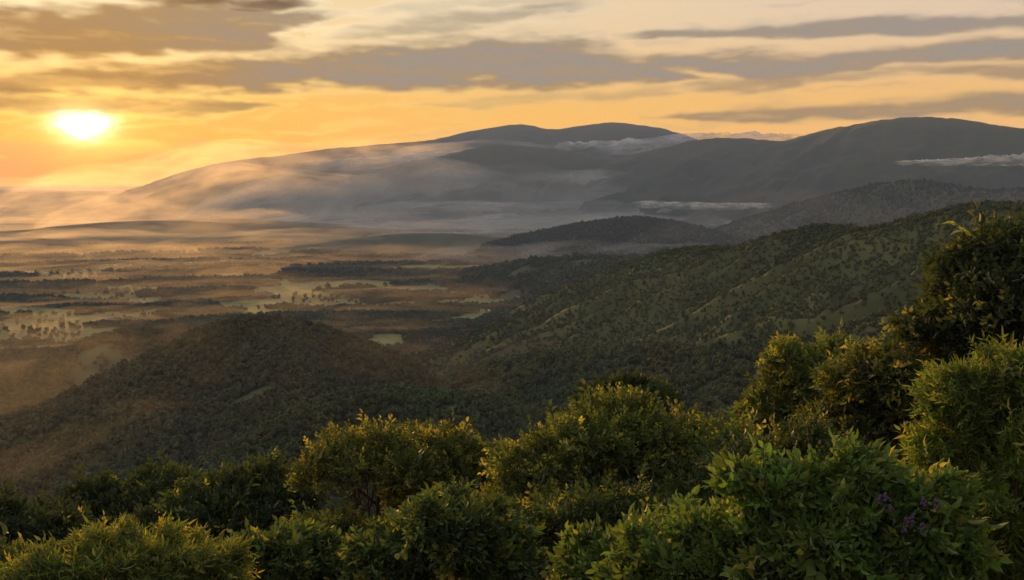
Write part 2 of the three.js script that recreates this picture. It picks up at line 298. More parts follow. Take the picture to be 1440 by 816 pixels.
ridgeMesh('valley_ridge', R.midRidge, 'low wooded ridge across the middle of the valley floor', 'ridge', woods([0.058, 0.067, 0.029], 0.03));
ridgeMesh('valley_ridge', R.lowRidge, 'flat hazy wooded rise beyond the bright valley fields', 'ridge', woods([0.058, 0.064, 0.029], 0.03));
ridgeMesh('valley_knoll', R.knoll, 'hazy knoll on the valley floor before the second ridge', 'hill', woods([0.064, 0.067, 0.032], 0.03));
ridgeMesh('second_ridge', R.secondRidge, 'grey hazy ridge rising behind the long furrowed ridge', 'ridge', woods([0.054, 0.061, 0.029], 0.012));
ridgeMesh('far_peak', R.leftPeak, 'faint cone-shaped peak veiled in golden haze', 'mountain', woods([0.056, 0.061, 0.032], 0.01));
ridgeMesh('mountain_range', R.frontRange, 'grey-violet mountain with a pointed top in front of the farthest range', 'mountain', woods([0.056, 0.061, 0.032], 0.01));
ridgeMesh('mountain_range', R.rightRange, 'broad dark mountain range with the highest rounded summit', 'mountain', woods([0.056, 0.061, 0.032], 0.01));
ridgeMesh('mountain_range', R.backRange, 'farthest twin-peaked range with a long slope falling towards the sun', 'mountain', woods([0.056, 0.061, 0.032], 0.01));
ridgeMesh('far_rise', R.westRise, 'flat far rise on the horizon below the sun', 'hill', woods([0.064, 0.067, 0.032], 0.01));
ridgeMesh('far_rise', R.westLow, 'low far rise in golden mist nearer than the horizon rise', 'hill', woods([0.064, 0.067, 0.032], 0.02));
{
  const pos = [], col = [], idx = [], rs = [0.01], az = 96;
  while (rs[rs.length - 1] < 1150) { const r = rs[rs.length - 1]; rs.push(r < 2 ? r + 0.7 : r * 1.06 + 0.1); }
  for (const r of rs) for (let k = 0; k <= az; k++) { const t = k / az * Math.PI * 2, x = Math.cos(t) * r, z = Math.sin(t) * r, f = fbm(x / 6, z / 6, 3); pos.push(x, hillside(x, z), z); col.push(0.05 + 0.02 * f, 0.052 + 0.025 * f, 0.02 + 0.008 * f); }
  for (let i = 0; i < rs.length - 1; i++) for (let k = 0; k < az; k++) { const a = i * (az + 1) + k, b = a + az + 1; idx.push(a, a + 1, b, b, a + 1, b + 1); }
  tag(add('hillside', new THREE.Mesh(surface(pos, col, idx), matGround)), 'steep overgrown hillside falling away under the trees', 'hillside', { kind: 'structure' });
}
console.log('relief built');

// ---------------------------------------------------------------- woods on hills and valley floor (far-off masses)
const matFar = new THREE.MeshStandardMaterial({ color: 0xffffff, roughness: 1, side: THREE.DoubleSide }); matFar.name = 'distant foliage';
function treeMass(seed, faces, spread = 0.32) {                         // a small tree crown of many leafy facets, unit size, standing on y = 0
  const r = rng(seed), pos = [], lobes = [];
  for (let i = 0; i < 6; i++) { const a = r() * 6.283, e = r(); lobes.push([Math.cos(a) * 0.27 * (i ? 1 : 0), 0.55 + 0.3 * e, Math.sin(a) * 0.27 * (i ? 1 : 0), 0.22 + 0.16 * r()]); }
  for (let i = 0; i < faces; i++) {
    const [lx, ly, lz, lr] = lobes[i % lobes.length], u = r() * 2 - 1, a = r() * 6.283, q = Math.sqrt(1 - u * u), n = new THREE.Vector3(q * Math.cos(a), u, q * Math.sin(a));
    const c = n.clone().multiplyScalar(lr * (0.75 + 0.35 * r())).add(new THREE.Vector3(lx, ly, lz));
    const t = new THREE.Vector3(r() - 0.5, r() - 0.5, r() - 0.5).cross(n).normalize(), b = n.clone().cross(t).addScaledVector(n, (r() - 0.5) * 1.2).normalize(), s = spread * lr * (0.7 + 0.8 * r());
    const p = [t.clone().multiplyScalar(s), b.clone().multiplyScalar(s), t.clone().multiplyScalar(-s), b.clone().multiplyScalar(-s * 0.8)].map((v) => v.add(c));
    for (const k of [0, 1, 2, 0, 2, 3]) pos.push(p[k].x, p[k].y, p[k].z);
  }
  const g = new THREE.BufferGeometry(); g.setAttribute('position', new THREE.BufferAttribute(new Float32Array(pos), 3));
  const core = new THREE.IcosahedronGeometry(0.27, 0); core.translate(0, 0.6, 0); core.deleteAttribute('uv'); core.deleteAttribute('normal');
  const stem = new THREE.CylinderGeometry(0.03, 0.05, 0.5, 4, 1, true).toNonIndexed(); stem.translate(0, 0.2, 0); stem.deleteAttribute('uv'); stem.deleteAttribute('normal');
  const m = mergeGeometries([g, core, stem]); m.computeVertexNormals();
  return m;
}
const masses = [treeMass(1, 220, 0.3), treeMass(2, 220, 0.3), treeMass(3, 220, 0.27)], smallMass = [treeMass(5, 26, 0.9), treeMass(6, 26, 0.9)];
const M4 = new THREE.Matrix4(), Q = new THREE.Quaternion(), UPV = new THREE.Vector3(0, 1, 0), V1 = new THREE.Vector3(), V2 = new THREE.Vector3();
function scatter(name, spots, shapes, label, category, parent = scene) { // spots: [x, y, z, width, height, r, g, b]
  const r = rng(spots.length + 3), sets = shapes.map(() => []);
  for (const s of spots) sets[Math.floor(r() * shapes.length)].push(s);
  sets.forEach((set, k) => {
    if (!set.length) return;
    const m = new THREE.InstancedMesh(shapes[k], matFar, set.length);
    set.forEach(([x, y, z, w, h, cr, cg, cb], i) => {
      Q.setFromAxisAngle(UPV, r() * 6.283); M4.compose(V1.set(x, y, z), Q, V2.set(w, h, w)); m.setMatrixAt(i, M4); m.setColorAt(i, rgb(cr, cg, cb));
    });
    tag(add(name, m, parent), label, category, { kind: 'stuff' });
  });
}
const inView = (x, z, pad = 0.04) => z < 0 && Math.abs(x / -z) < 0.555 + pad;
function leafTone(r, base, x, z) { const g = (0.72 + 0.55 * r()) * (1 + 0.45 * fbm(x / 95 + 4, z / 95, 2) + 0.3 * noise(x / 420, z / 420)), w = 0.9 + 0.25 * r() + 0.25 * noise(x / 120, z / 120); return [base[0] * g * w, base[1] * g, base[2] * g]; }
function woodOn(ridge, n, size, base, seed, keep) {
  const r = rng(seed), [x0, x1, z0, z1] = ridge.box, spots = [];
  for (let i = 0; i < n; i++) {
    const x = lerp(x0, x1, r()), z = lerp(z0, z1, r());
    if (!inView(x, z)) { continue; }
    const h = ridge.height(x, z);
    if (h < -5 || (keep && !keep(x, z, h, r))) continue;
    if (ground(x, z, ridge) > h) continue;
    const w = size * (0.6 + 0.9 * r() * r() + 0.25 * r()), t = w * (0.95 + 0.5 * r());
    spots.push([x, h - 0.12 * t, z, w, t, ...leafTone(r, base, x, z)]);
  }
  return spots;
}
scatter('hill_woods', woodOn(R.hill, 170000, 8.6, [0.085, 0.086, 0.034], 11, (x, z, h, r) => fbm(x / 160, z / 160, 3) < 0.27 + 0.2 * r()), masses, 'dense woods covering the rounded hill', 'woods');
scatter('hill_woods', woodOn(R.leftHill, 80000, 9, [0.09, 0.09, 0.034], 12, (x, z, h, r) => fbm(x / 160, z / 160, 3) < 0.10 + 0.2 * r()), masses, 'woods on the lower ridge behind the rounded hill', 'woods');
scatter('spur_woods', woodOn(R.spurRidge, 70000, 7.6, [0.062, 0.08, 0.026], 13), masses, 'dense woods on the dark green spur', 'woods');
scatter('ridge_woods', woodOn(R.rightRidge, 170000, 6.2, [0.078, 0.092, 0.033], 14, (x, z, h, r) => {
  const gl = R.rightRidge.gully, c = R.rightRidge.lines[0]; let d = 1e9; for (let i = 0; i < c.length; i += 2) d = Math.min(d, Math.hypot(c[i].x - x, c[i].z - z));
  return d < 35 + 20 * r() || r() < 0.03 + 0.75 * ss(0.35, -0.5, gl) + 0.6 * ss(-50, 300, -x + 200);
}), masses, 'trees along the crest and scrub in the furrows of the long ridge', 'woods');
scatter('ridge_scrub', woodOn(R.rightRidge, 420000, 3.8, [0.098, 0.112, 0.039], 18, (x, z, h, r) => x > -250 && r() < 0.95 - 0.2 * ss(0.2, 0.9, R.rightRidge.gully)), smallMass, 'low scrub covering the furrowed slope of the long ridge', 'scrub');
scatter('shelf_woods', woodOn(R.shelf, 80000, 9, [0.08, 0.098, 0.032], 15), masses, 'woods of round crowns on the shelf below the long ridge', 'woods');
scatter('valley_ridge_woods', woodOn(R.midRidge, 70000, 15, [0.061, 0.072, 0.029], 16, (x, z, h, r) => fbm(x / 300, z / 300, 3) < 0.12), smallMass, 'woods on the low ridge across the valley', 'woods');
scatter('knoll_woods', woodOn(R.knoll, 60000, 13, [0.05, 0.062, 0.027], 19), smallMass, 'woods on the hazy knoll', 'woods');
scatter('second_ridge_woods', woodOn(R.secondRidge, 90000, 13, [0.054, 0.064, 0.029], 17), smallMass, 'woods on the grey hazy ridge', 'woods');
{
  const r = rng(21), spots = [];
  for (let i = 0; i < 420000 && spots.length < 160000; i++) {
    const D = 1500 * Math.pow(6.2, Math.pow(r(), 0.8)), a = (r() * 2 - 1) * 0.54, x = Math.sin(a) * D, z = -Math.cos(a) * D;
    const o = openness(x, z); if (r() < o * 1.1 - 0.02) continue;
    if (r() > 0.12 + 0.88 * ss(0.16, 0.0, belts(x, z))) continue;
    const h = valley(x, z); let under = false;
    for (const q of [R.hill, R.leftHill, R.rightRidge, R.midRidge, R.knoll, R.lowRidge, R.shelf, R.secondRidge]) if (q.height(x, z) > h) { under = true; break; }
    if (under) continue;
    const w = (D < 4000 ? 11 : 15) * (0.6 + 0.9 * r()), t = w * (0.8 + 0.5 * r());
    spots.push([x, h - 0.1 * t, z, w, t, ...leafTone(r, [0.036, 0.062, 0.024], x, z)]);
  }
  scatter('valley_woods', spots, smallMass, 'woods, hedgerows and orchards scattered over the valley floor', 'woods');
}
{
  const r = rng(22), spots = [];
  for (let i = 0; i < 30000; i++) {
    const D = 60 * Math.pow(12, r()), a = (r() * 2 - 1) * 0.56, x = Math.sin(a) * D, z = -Math.cos(a) * D, h = hillside(x, z);
    if (ground(x, z) > h + 0.5) continue;
    const w = (D < 120 ? 5 : 8) * (0.6 + 0.7 * r()), t = w * (0.8 + 0.4 * r());
    spots.push([x, h - 0.1 * t, z, w, t, ...leafTone(r, [0.058, 0.077, 0.022], x, z)]);
  }
  scatter('hillside_woods', spots, [treeMass(31, 700, 0.17), treeMass(32, 700, 0.17), treeMass(33, 700, 0.15)], 'woods on the steep hillside below the overlook trees', 'woods');
}
console.log('woods built');



// ---------------------------------------------------------------- farmhouses on the valley floor
{
  const wallM = ['whitewash', 'cream wash', 'ochre wash'].map((n, i) => { const m = new THREE.MeshStandardMaterial({ color: [rgb(0.62, 0.6, 0.55), rgb(0.55, 0.48, 0.36), rgb(0.5, 0.36, 0.22)][i], roughness: 0.9 }); m.name = n; return m; });
  const roofM = ['clay tiles', 'tin sheet'].map((n, i) => { const m = new THREE.MeshStandardMaterial({ color: [rgb(0.28, 0.11, 0.06), rgb(0.42, 0.42, 0.43)][i], roughness: i ? 0.45 : 0.9 }); m.name = n; return m; });
  const dark = new THREE.MeshStandardMaterial({ color: rgb(0.05, 0.045, 0.04), roughness: 0.6 }); dark.name = 'dark opening';
  const r = rng(5);
  for (const [px, py, near] of [[856, 337, 0], [872, 338, 0], [884, 340, 0], [898, 358, 0], [880, 357, 0], [350, 401, 0], [344, 399, 0], [272, 432, 0], [134, 432, 0], [142, 437, 0], [466, 458, 0], [712, 424, 0], [728, 421, 0], [600, 392, 0], [530, 499, 0], [106, 470, 0], [160, 478, 0], [688, 437, 0]]) {
    const D = EYE / (EYE - at(px, py, 1).y), p = at(px, py, D), y = ground(p.x, p.z); if (y > 60) continue;
    const L = 10 + 7 * r(), W = 7 + 2 * r(), H = 3.4 + 2 * r(), g = new THREE.Group(); g.name = numbered('farmhouse'); g.position.set(p.x, y, p.z); g.rotation.y = r() * 3; scene.add(g);
    tag(g, 'small gabled farmhouse among the fields and woods of the valley', 'house', { group: 'farmhouses on the valley floor' });
    const w = new THREE.Shape([[-W / 2, -3], [W / 2, -3], [W / 2, H], [0, H + W * 0.3], [-W / 2, H]].map(([a, b]) => new THREE.Vector2(a, b)));
    const wg = new THREE.ExtrudeGeometry(w, { depth: L, bevelEnabled: false }); wg.translate(0, 0, -L / 2); add('wall', new THREE.Mesh(wg, wallM[Math.floor(r() * 3)]), g);
    const rm = roofM[r() < 0.6 ? 0 : 1];
    for (const s of [-1, 1]) { const n = Math.hypot(W / 2 + 0.6, W * 0.3 + 0.36), rg = new THREE.BoxGeometry(n, 0.2, L + 1.2); rg.rotateZ(-s * Math.atan2(W * 0.3, W / 2)); rg.translate(s * (W / 4 + 0.3), H + W * 0.15 - 0.05, 0); add('roof_slope', new THREE.Mesh(rg, rm), g); }
    const d = new THREE.BoxGeometry(0.1, 2.1, 1.1); d.translate(W / 2 + 0.03, 1.05, 0); add('door', new THREE.Mesh(d, dark), g);
    for (const s of [-1, 1]) { const v = new THREE.BoxGeometry(0.1, 1.1, 1.2); v.translate(W / 2 + 0.03, 1.7, s * L * 0.3); add('window', new THREE.Mesh(v, dark), g); }
  }
}
console.log('houses built');

// ---------------------------------------------------------------- mist: thin banks lying across the valley, lit through by the sun
function mistBank(name, label, o) {
  // a long, low, lumpy body of mist, rounded at its ends, lying on the valley floor across the line of sight
  const { D, depth, height, px0, px1, opacity = 0.2, seed = 1, ior = 1.55, rough = 0.9, thin = 0, lump = 0.3, base = -20, soft = false } = o;
  const a0 = azel(px0, 262)[0], a1 = azel(px1, 262)[0], n = 220, m = 40, pos = [], uv = [], idx = [];
  for (let i = 0; i <= m; i++) for (let j = 0; j <= n; j++) {
    const s = j / n, t = i / m, e = Math.pow(Math.max(0, 1 - Math.pow(Math.abs(2 * s - 1), 3)), 0.7), a = lerp(a0, a1, s), th = Math.PI * t;
    const R0 = D + 0.25 * depth * noise(s * 5 + seed, 3), c = -Math.cos(th), hs = Math.pow(Math.sin(th), 0.8);
    const rr = R0 + c * depth * 0.5 * (0.35 + 0.65 * e), x = Math.sin(a) * rr, z = -Math.cos(a) * rr;
    const l = 1 + lump * (fbm(x / (height * 6) + seed, z / (height * 6), 4) * 2 + 0.9 * noise(s * 6 + seed * 5, 9));
    pos.push(x, base + height * hs * e * Math.max(0.15, l), z); uv.push(s, t);
  }
  for (let i = 0; i < m; i++) for (let j = 0; j < n; j++) { const p = i * (n + 1) + j, q = p + n + 1; idx.push(p, p + 1, q, p + 1, q + 1, q); }
  const g = new THREE.BufferGeometry(); g.setAttribute('position', new THREE.BufferAttribute(new Float32Array(pos), 3)); g.setAttribute('uv', new THREE.BufferAttribute(new Float32Array(uv), 2)); g.setIndex(idx); g.computeVertexNormals();
  // wisps: drifts with ragged gaps
  const W = 512, H = 256, d = new Uint8Array(W * H * 4);
  for (let v = 0; v < H; v++) for (let u = 0; u < W; u++) {
    const s = u / W, t = v / H;
    const crest = Math.exp(-(((t - 0.5) / 0.17) ** 2)), w = 0.75 * fbm(s * 8 + seed * 3, t * 5 + seed, 4) + (soft ? 0.15 : 0.4) * fbm(s * 30 + seed, t * 14 - seed, 4), k = ss(-0.62 + thin, 0.55 + thin, w - 0.42 * crest), q = (v * W + u) * 4;
    d[q] = d[q + 1] = d[q + 2] = 255 * k; d[q + 3] = 255;
  }
  const t = new THREE.DataTexture(d, W, H); t.magFilter = THREE.LinearFilter; t.needsUpdate = true;
  const mat = new THREE.MeshPhysicalMaterial({ color: rgb(0.93, 0.93, 0.93), roughness: rough, transmission: 1, thickness: 1, ior, transparent: true, opacity, alphaMap: t, side: THREE.DoubleSide, depthWrite: false });
  if (soft) Object.assign(mat, { transmission: 0.55, thickness: 0, roughness: 1 });
  mat.name = 'mist';
  tag(add(name, new THREE.Mesh(g, mat)), label, 'mist', { kind: 'stuff' });
}
const veils = 'thin mist drifts lying across the valley';
// mist drifts one behind the other over the valley, each a body of its own
[[1160, 160, 215, 0.010], [1300, 240, 330, 0.006], [1930, 200, 190, 0.024], [2200, 330, 50, 0.075], [2600, 450, 60, 0.045], [3050, 550, 70, 0.045], [3500, 600, 80, 0.05], [3950, 650, 85, 0.05], [4450, 700, 90, 0.06], [5000, 800, 95, 0.07], [5600, 900, 105, 0.10], [6300, 1000, 125, 0.12], [7200, 1200, 160, 0.14], [8200, 1400, 240, 0.14], [9400, 1500, 340, 0.13]].forEach(([D, depth, height, opacity], i) =>
  mistBank('mist_bank', 'golden mist drifts over the valley floor below the sun', { D, depth, height, opacity, px0: -520, px1: i < 2 ? 840 : i === 2 ? 620 : (i > 12 ? 950 : 1150) + 50 * (i % 4), seed: i + 19, ior: i % 3 ? 2.0 : 1.6, rough: 1, lump: i < 3 ? 0.12 : 0.3 }));
[[11300, 1700, 660, 0.14, 40, 1050], [13400, 1900, 1050, 0.17, -60, 1050], [18500, 2000, 800, 0.14, -520, 700]].forEach(([D, depth, height, opacity, px0, px1], i) =>
  mistBank('high_mist', 'tall thin mist before the far mountains', { D, depth, height, opacity, px0, px1, seed: i + 51, ior: 2.0, rough: 1, lump: 0.2 }));
[[7000, 900, 80, 0.2, 520, 1250], [7900, 900, 120, 0.35, 470, 1250], [9000, 1100, 190, 0.45, 400, 1230], [10300, 1300, 300, 0.5, 320, 1180], [11000, 900, 720, 0.42, 230, 1080], [14600, 700, 1040, 0.6, 230, 1350], [5600, 500, 430, 0.05, 850, 2000], [1620, 160, 210, 0.03, 480, 1500], [5400, 500, 150, 0.22, 560, 1200]].forEach(([D, depth, height, opacity, px0, px1], i) =>
  mistBank('pale_mist', 'pale mist lying at the foot of the mountains', { D, depth, height, opacity, px0, px1, seed: i + 71, soft: true, lump: 0.2 }));
// cloud banks caught between the mountains
function cloudBank(label, o) {
  const { D, depth, crest, seed, opacity = 0.62 } = o, n = 260, m = 36, pos = [], uv = [], idx = [], C = crest.map(([px, top, bottom]) => [azel(px, 262)[0], at(px, top, D).y, at(px, bottom, D).y]);
  for (let i = 0; i <= m; i++) for (let j = 0; j <= n; j++) {
    const s = j / n, a = lerp(C[0][0], C[C.length - 1][0], s); let k = 0; while (k < C.length - 2 && a > C[k + 1][0]) k++;
    const f = ss(C[k][0], C[k + 1][0], a), top = lerp(C[k][1], C[k + 1][1], f), bot = lerp(C[k][2], C[k + 1][2], f), th = i / m * 6.2832, half = (top - bot) / 2, up = Math.sin(th);
    const e = Math.min(1, s * 12, (1 - s) * 12), r = D - Math.cos(th) * depth * 0.5 * e, x = Math.sin(a) * r, z = -Math.cos(a) * r;
    const puff = up > 0 ? 1 + 0.7 * fbm(x / (half * 9) + seed, z / (half * 9), 3) + 0.12 * Math.abs(noise(x / (half * 3), z / (half * 3) + seed)) : 1 + 0.5 * fbm(x / (half * 7) + seed, 3, 3);
    pos.push(x, (top + bot) / 2 + up * half * puff * e, z); uv.push(s, i / m);
  }
  for (let i = 0; i < m; i++) for (let j = 0; j < n; j++) { const p = i * (n + 1) + j, q = p + n + 1; idx.push(p, q, p + 1, p + 1, q, q + 1); }
  const g = new THREE.BufferGeometry(); g.setAttribute('position', new THREE.BufferAttribute(new Float32Array(pos), 3)); g.setAttribute('uv', new THREE.BufferAttribute(new Float32Array(uv), 2)); g.setIndex(idx); g.computeVertexNormals();
  const W = 1024, H = 128, d = new Uint8Array(W * H * 4);
  for (let v = 0; v < H; v++) for (let u = 0; u < W; u++) {                // ragged ends and thin places
    const s = u / W, t = v / H, e = Math.min(1, s * 7, (1 - s) * 7), low = Math.sin(t * 6.2832) < 0 ? -0.25 : 0, w = fbm(s * 14 + seed * 3, t * 5 + seed, 4), k = ss(-0.7, 0.5, w + (e - 1) * 1.2 + low), q = (v * W + u) * 4;
    d[q] = d[q + 1] = d[q + 2] = 255 * k; d[q + 3] = 255;
  }
  const t = new THREE.DataTexture(d, W, H); t.magFilter = THREE.LinearFilter; t.needsUpdate = true;
  const mat = new THREE.MeshPhysicalMaterial({ color: rgb(0.82, 0.82, 0.82), roughness: 1, transmission: 0.5, thickness: 0, transparent: true, opacity, alphaMap: t, side: THREE.DoubleSide, depthWrite: false });
  mat.name = 'cloud';
  tag(add('cloud_bank', new THREE.Mesh(g, mat)), label, 'cloud');
}
cloudBank('pale cloud strip on the long slope of the farthest range', { D: 14200, depth: 900, seed: 1, crest: [[395, 231, 234], [450, 226, 232], [520, 221, 229], [600, 216, 225], [650, 212, 220], [690, 208, 212]] });
cloudBank('long white cloud bank filling the gap between the twin peaks and the highest summit', { D: 14000, depth: 1400, seed: 2, crest: [[740, 206, 212], [790, 201, 214], [850, 200, 218], [910, 194, 216], [980, 189, 212], [1050, 189, 206], [1110, 190, 202], [1160, 190, 197]] });
cloudBank('white cloud strip across the slope of the highest mountain', { D: 7600, depth: 500, seed: 3, crest: [[1235, 229, 232], [1280, 226, 232], [1340, 224, 233], [1400, 219, 233], [1460, 215, 234], [1560, 212, 234]] });
cloudBank('flat bright mist strip at the foot of the mountains', { D: 8200, depth: 900, seed: 4, crest: [[870, 287, 291], [915, 283, 293], [960, 285, 294], [1010, 286, 295], [1060, 286, 294], [1110, 288, 292]], opacity: 0.42 });
console.log('mist built');

// ---------------------------------------------------------------- foreground trees and shrubs
function leaf(len, wid, fold, droop) {                                  // one leaf along +z, folded along its midrib
  const P = [[0, 0, 0], [-wid * 0.42, fold * wid, len * 0.28], [0, 0, len * 0.3], [wid * 0.42, fold * wid, len * 0.28], [-wid * 0.40, fold * wid - droop * 0.3, len * 0.62], [0, -droop * 0.35, len * 0.64], [wid * 0.40, fold * wid - droop * 0.3, len * 0.62], [0, -droop, len]];
  const g = new THREE.BufferGeometry();
  g.setAttribute('position', new THREE.BufferAttribute(new Float32Array(P.flat()), 3));
  g.setIndex([0, 1, 2, 0, 2, 3, 1, 4, 5, 1, 5, 2, 2, 5, 6, 2, 6, 3, 4, 7, 5, 5, 7, 6]); g.computeVertexNormals();
  return g;
}
function sprig(seed, n, L, len, wid, droop) {                           // a twig along +z with its leaves
  const r = rng(seed), parts = [];
  for (let i = 0; i < n; i++) {
    const t = (i + 0.7) / n, g = leaf(len * (0.65 + 0.6 * r()), wid * (0.7 + 0.5 * r()), 0.18 + 0.25 * r(), droop * len * (0.4 + r()));
    g.rotateZ((r() - 0.5) * 1.4); g.rotateX(-0.5 + 0.9 * r() + (i === n - 1 ? 0 : 0.1)); g.rotateY((i % 2 ? 1 : -1) * (i === n - 1 ? 0.1 : 0.5 + 0.7 * r()));
    g.translate((r() - 0.5) * L * 0.12, (r() - 0.3) * L * 0.12, t * L); parts.push(g);
  }
  const st = new THREE.CylinderGeometry(0.0025, 0.005, L, 3, 1, true); st.rotateX(Math.PI / 2); st.translate(0, 0, L / 2); st.deleteAttribute('uv');
  parts.push(st);
  const g = mergeGeometries(parts.map((p) => p)); return g;
}
const SPRIGS = {
  broad: [1, 2, 3].map((s) => sprig(s, 9, 0.34, 0.13, 0.085, 0.25)),
  lance: [4, 5, 6].map((s) => sprig(s, 10, 0.36, 0.14, 0.042, 0.35)),
  small: [7, 8, 9].map((s) => sprig(s, 12, 0.40, 0.085, 0.048, 0.2)),
  tree: [10, 11, 12].map((s) => sprig(s, 12, 0.55, 0.16, 0.085, 0.25)),
};
const leafMat = (c, t) => { const m = new THREE.MeshPhysicalMaterial({ color: c, roughness: 1, transmission: t, thickness: 0, side: THREE.DoubleSide, specularIntensity: 0.4, clearcoat: 0.3, clearcoatRoughness: 0.4 }); m.name = 'leaves'; return m; };
const matLeaf = leafMat(0xffffff, 0.58);
const bark = new THREE.MeshStandardMaterial({ color: rgb(0.075, 0.055, 0.04), roughness: 0.95 }); bark.name = 'bark';
function limb(points, r0, r1, sides = 6) {
  const c = new THREE.CatmullRomCurve3(points), n = Math.max(4, points.length * 3), fr = c.computeFrenetFrames(n, false), pos = [], idx = [];
  for (let i = 0; i <= n; i++) { const p = c.getPoint(i / n), rad = lerp(r0, r1, i / n); for (let k = 0; k < sides; k++) { const a = k / sides * 6.2832, v = p.clone().addScaledVector(fr.normals[i], Math.cos(a) * rad).addScaledVector(fr.binormals[i], Math.sin(a) * rad); pos.push(v.x, v.y, v.z); } }
  for (let i = 0; i < n; i++) for (let k = 0; k < sides; k++) { const a = i * sides + k, b = i * sides + (k + 1) % sides; idx.push(a, b, a + sides, b, b + sides, a + sides); }
  const g = new THREE.BufferGeometry(); g.setAttribute('position', new THREE.BufferAttribute(new Float32Array(pos), 3)); g.setIndex(idx); g.computeVertexNormals(); return g;
}
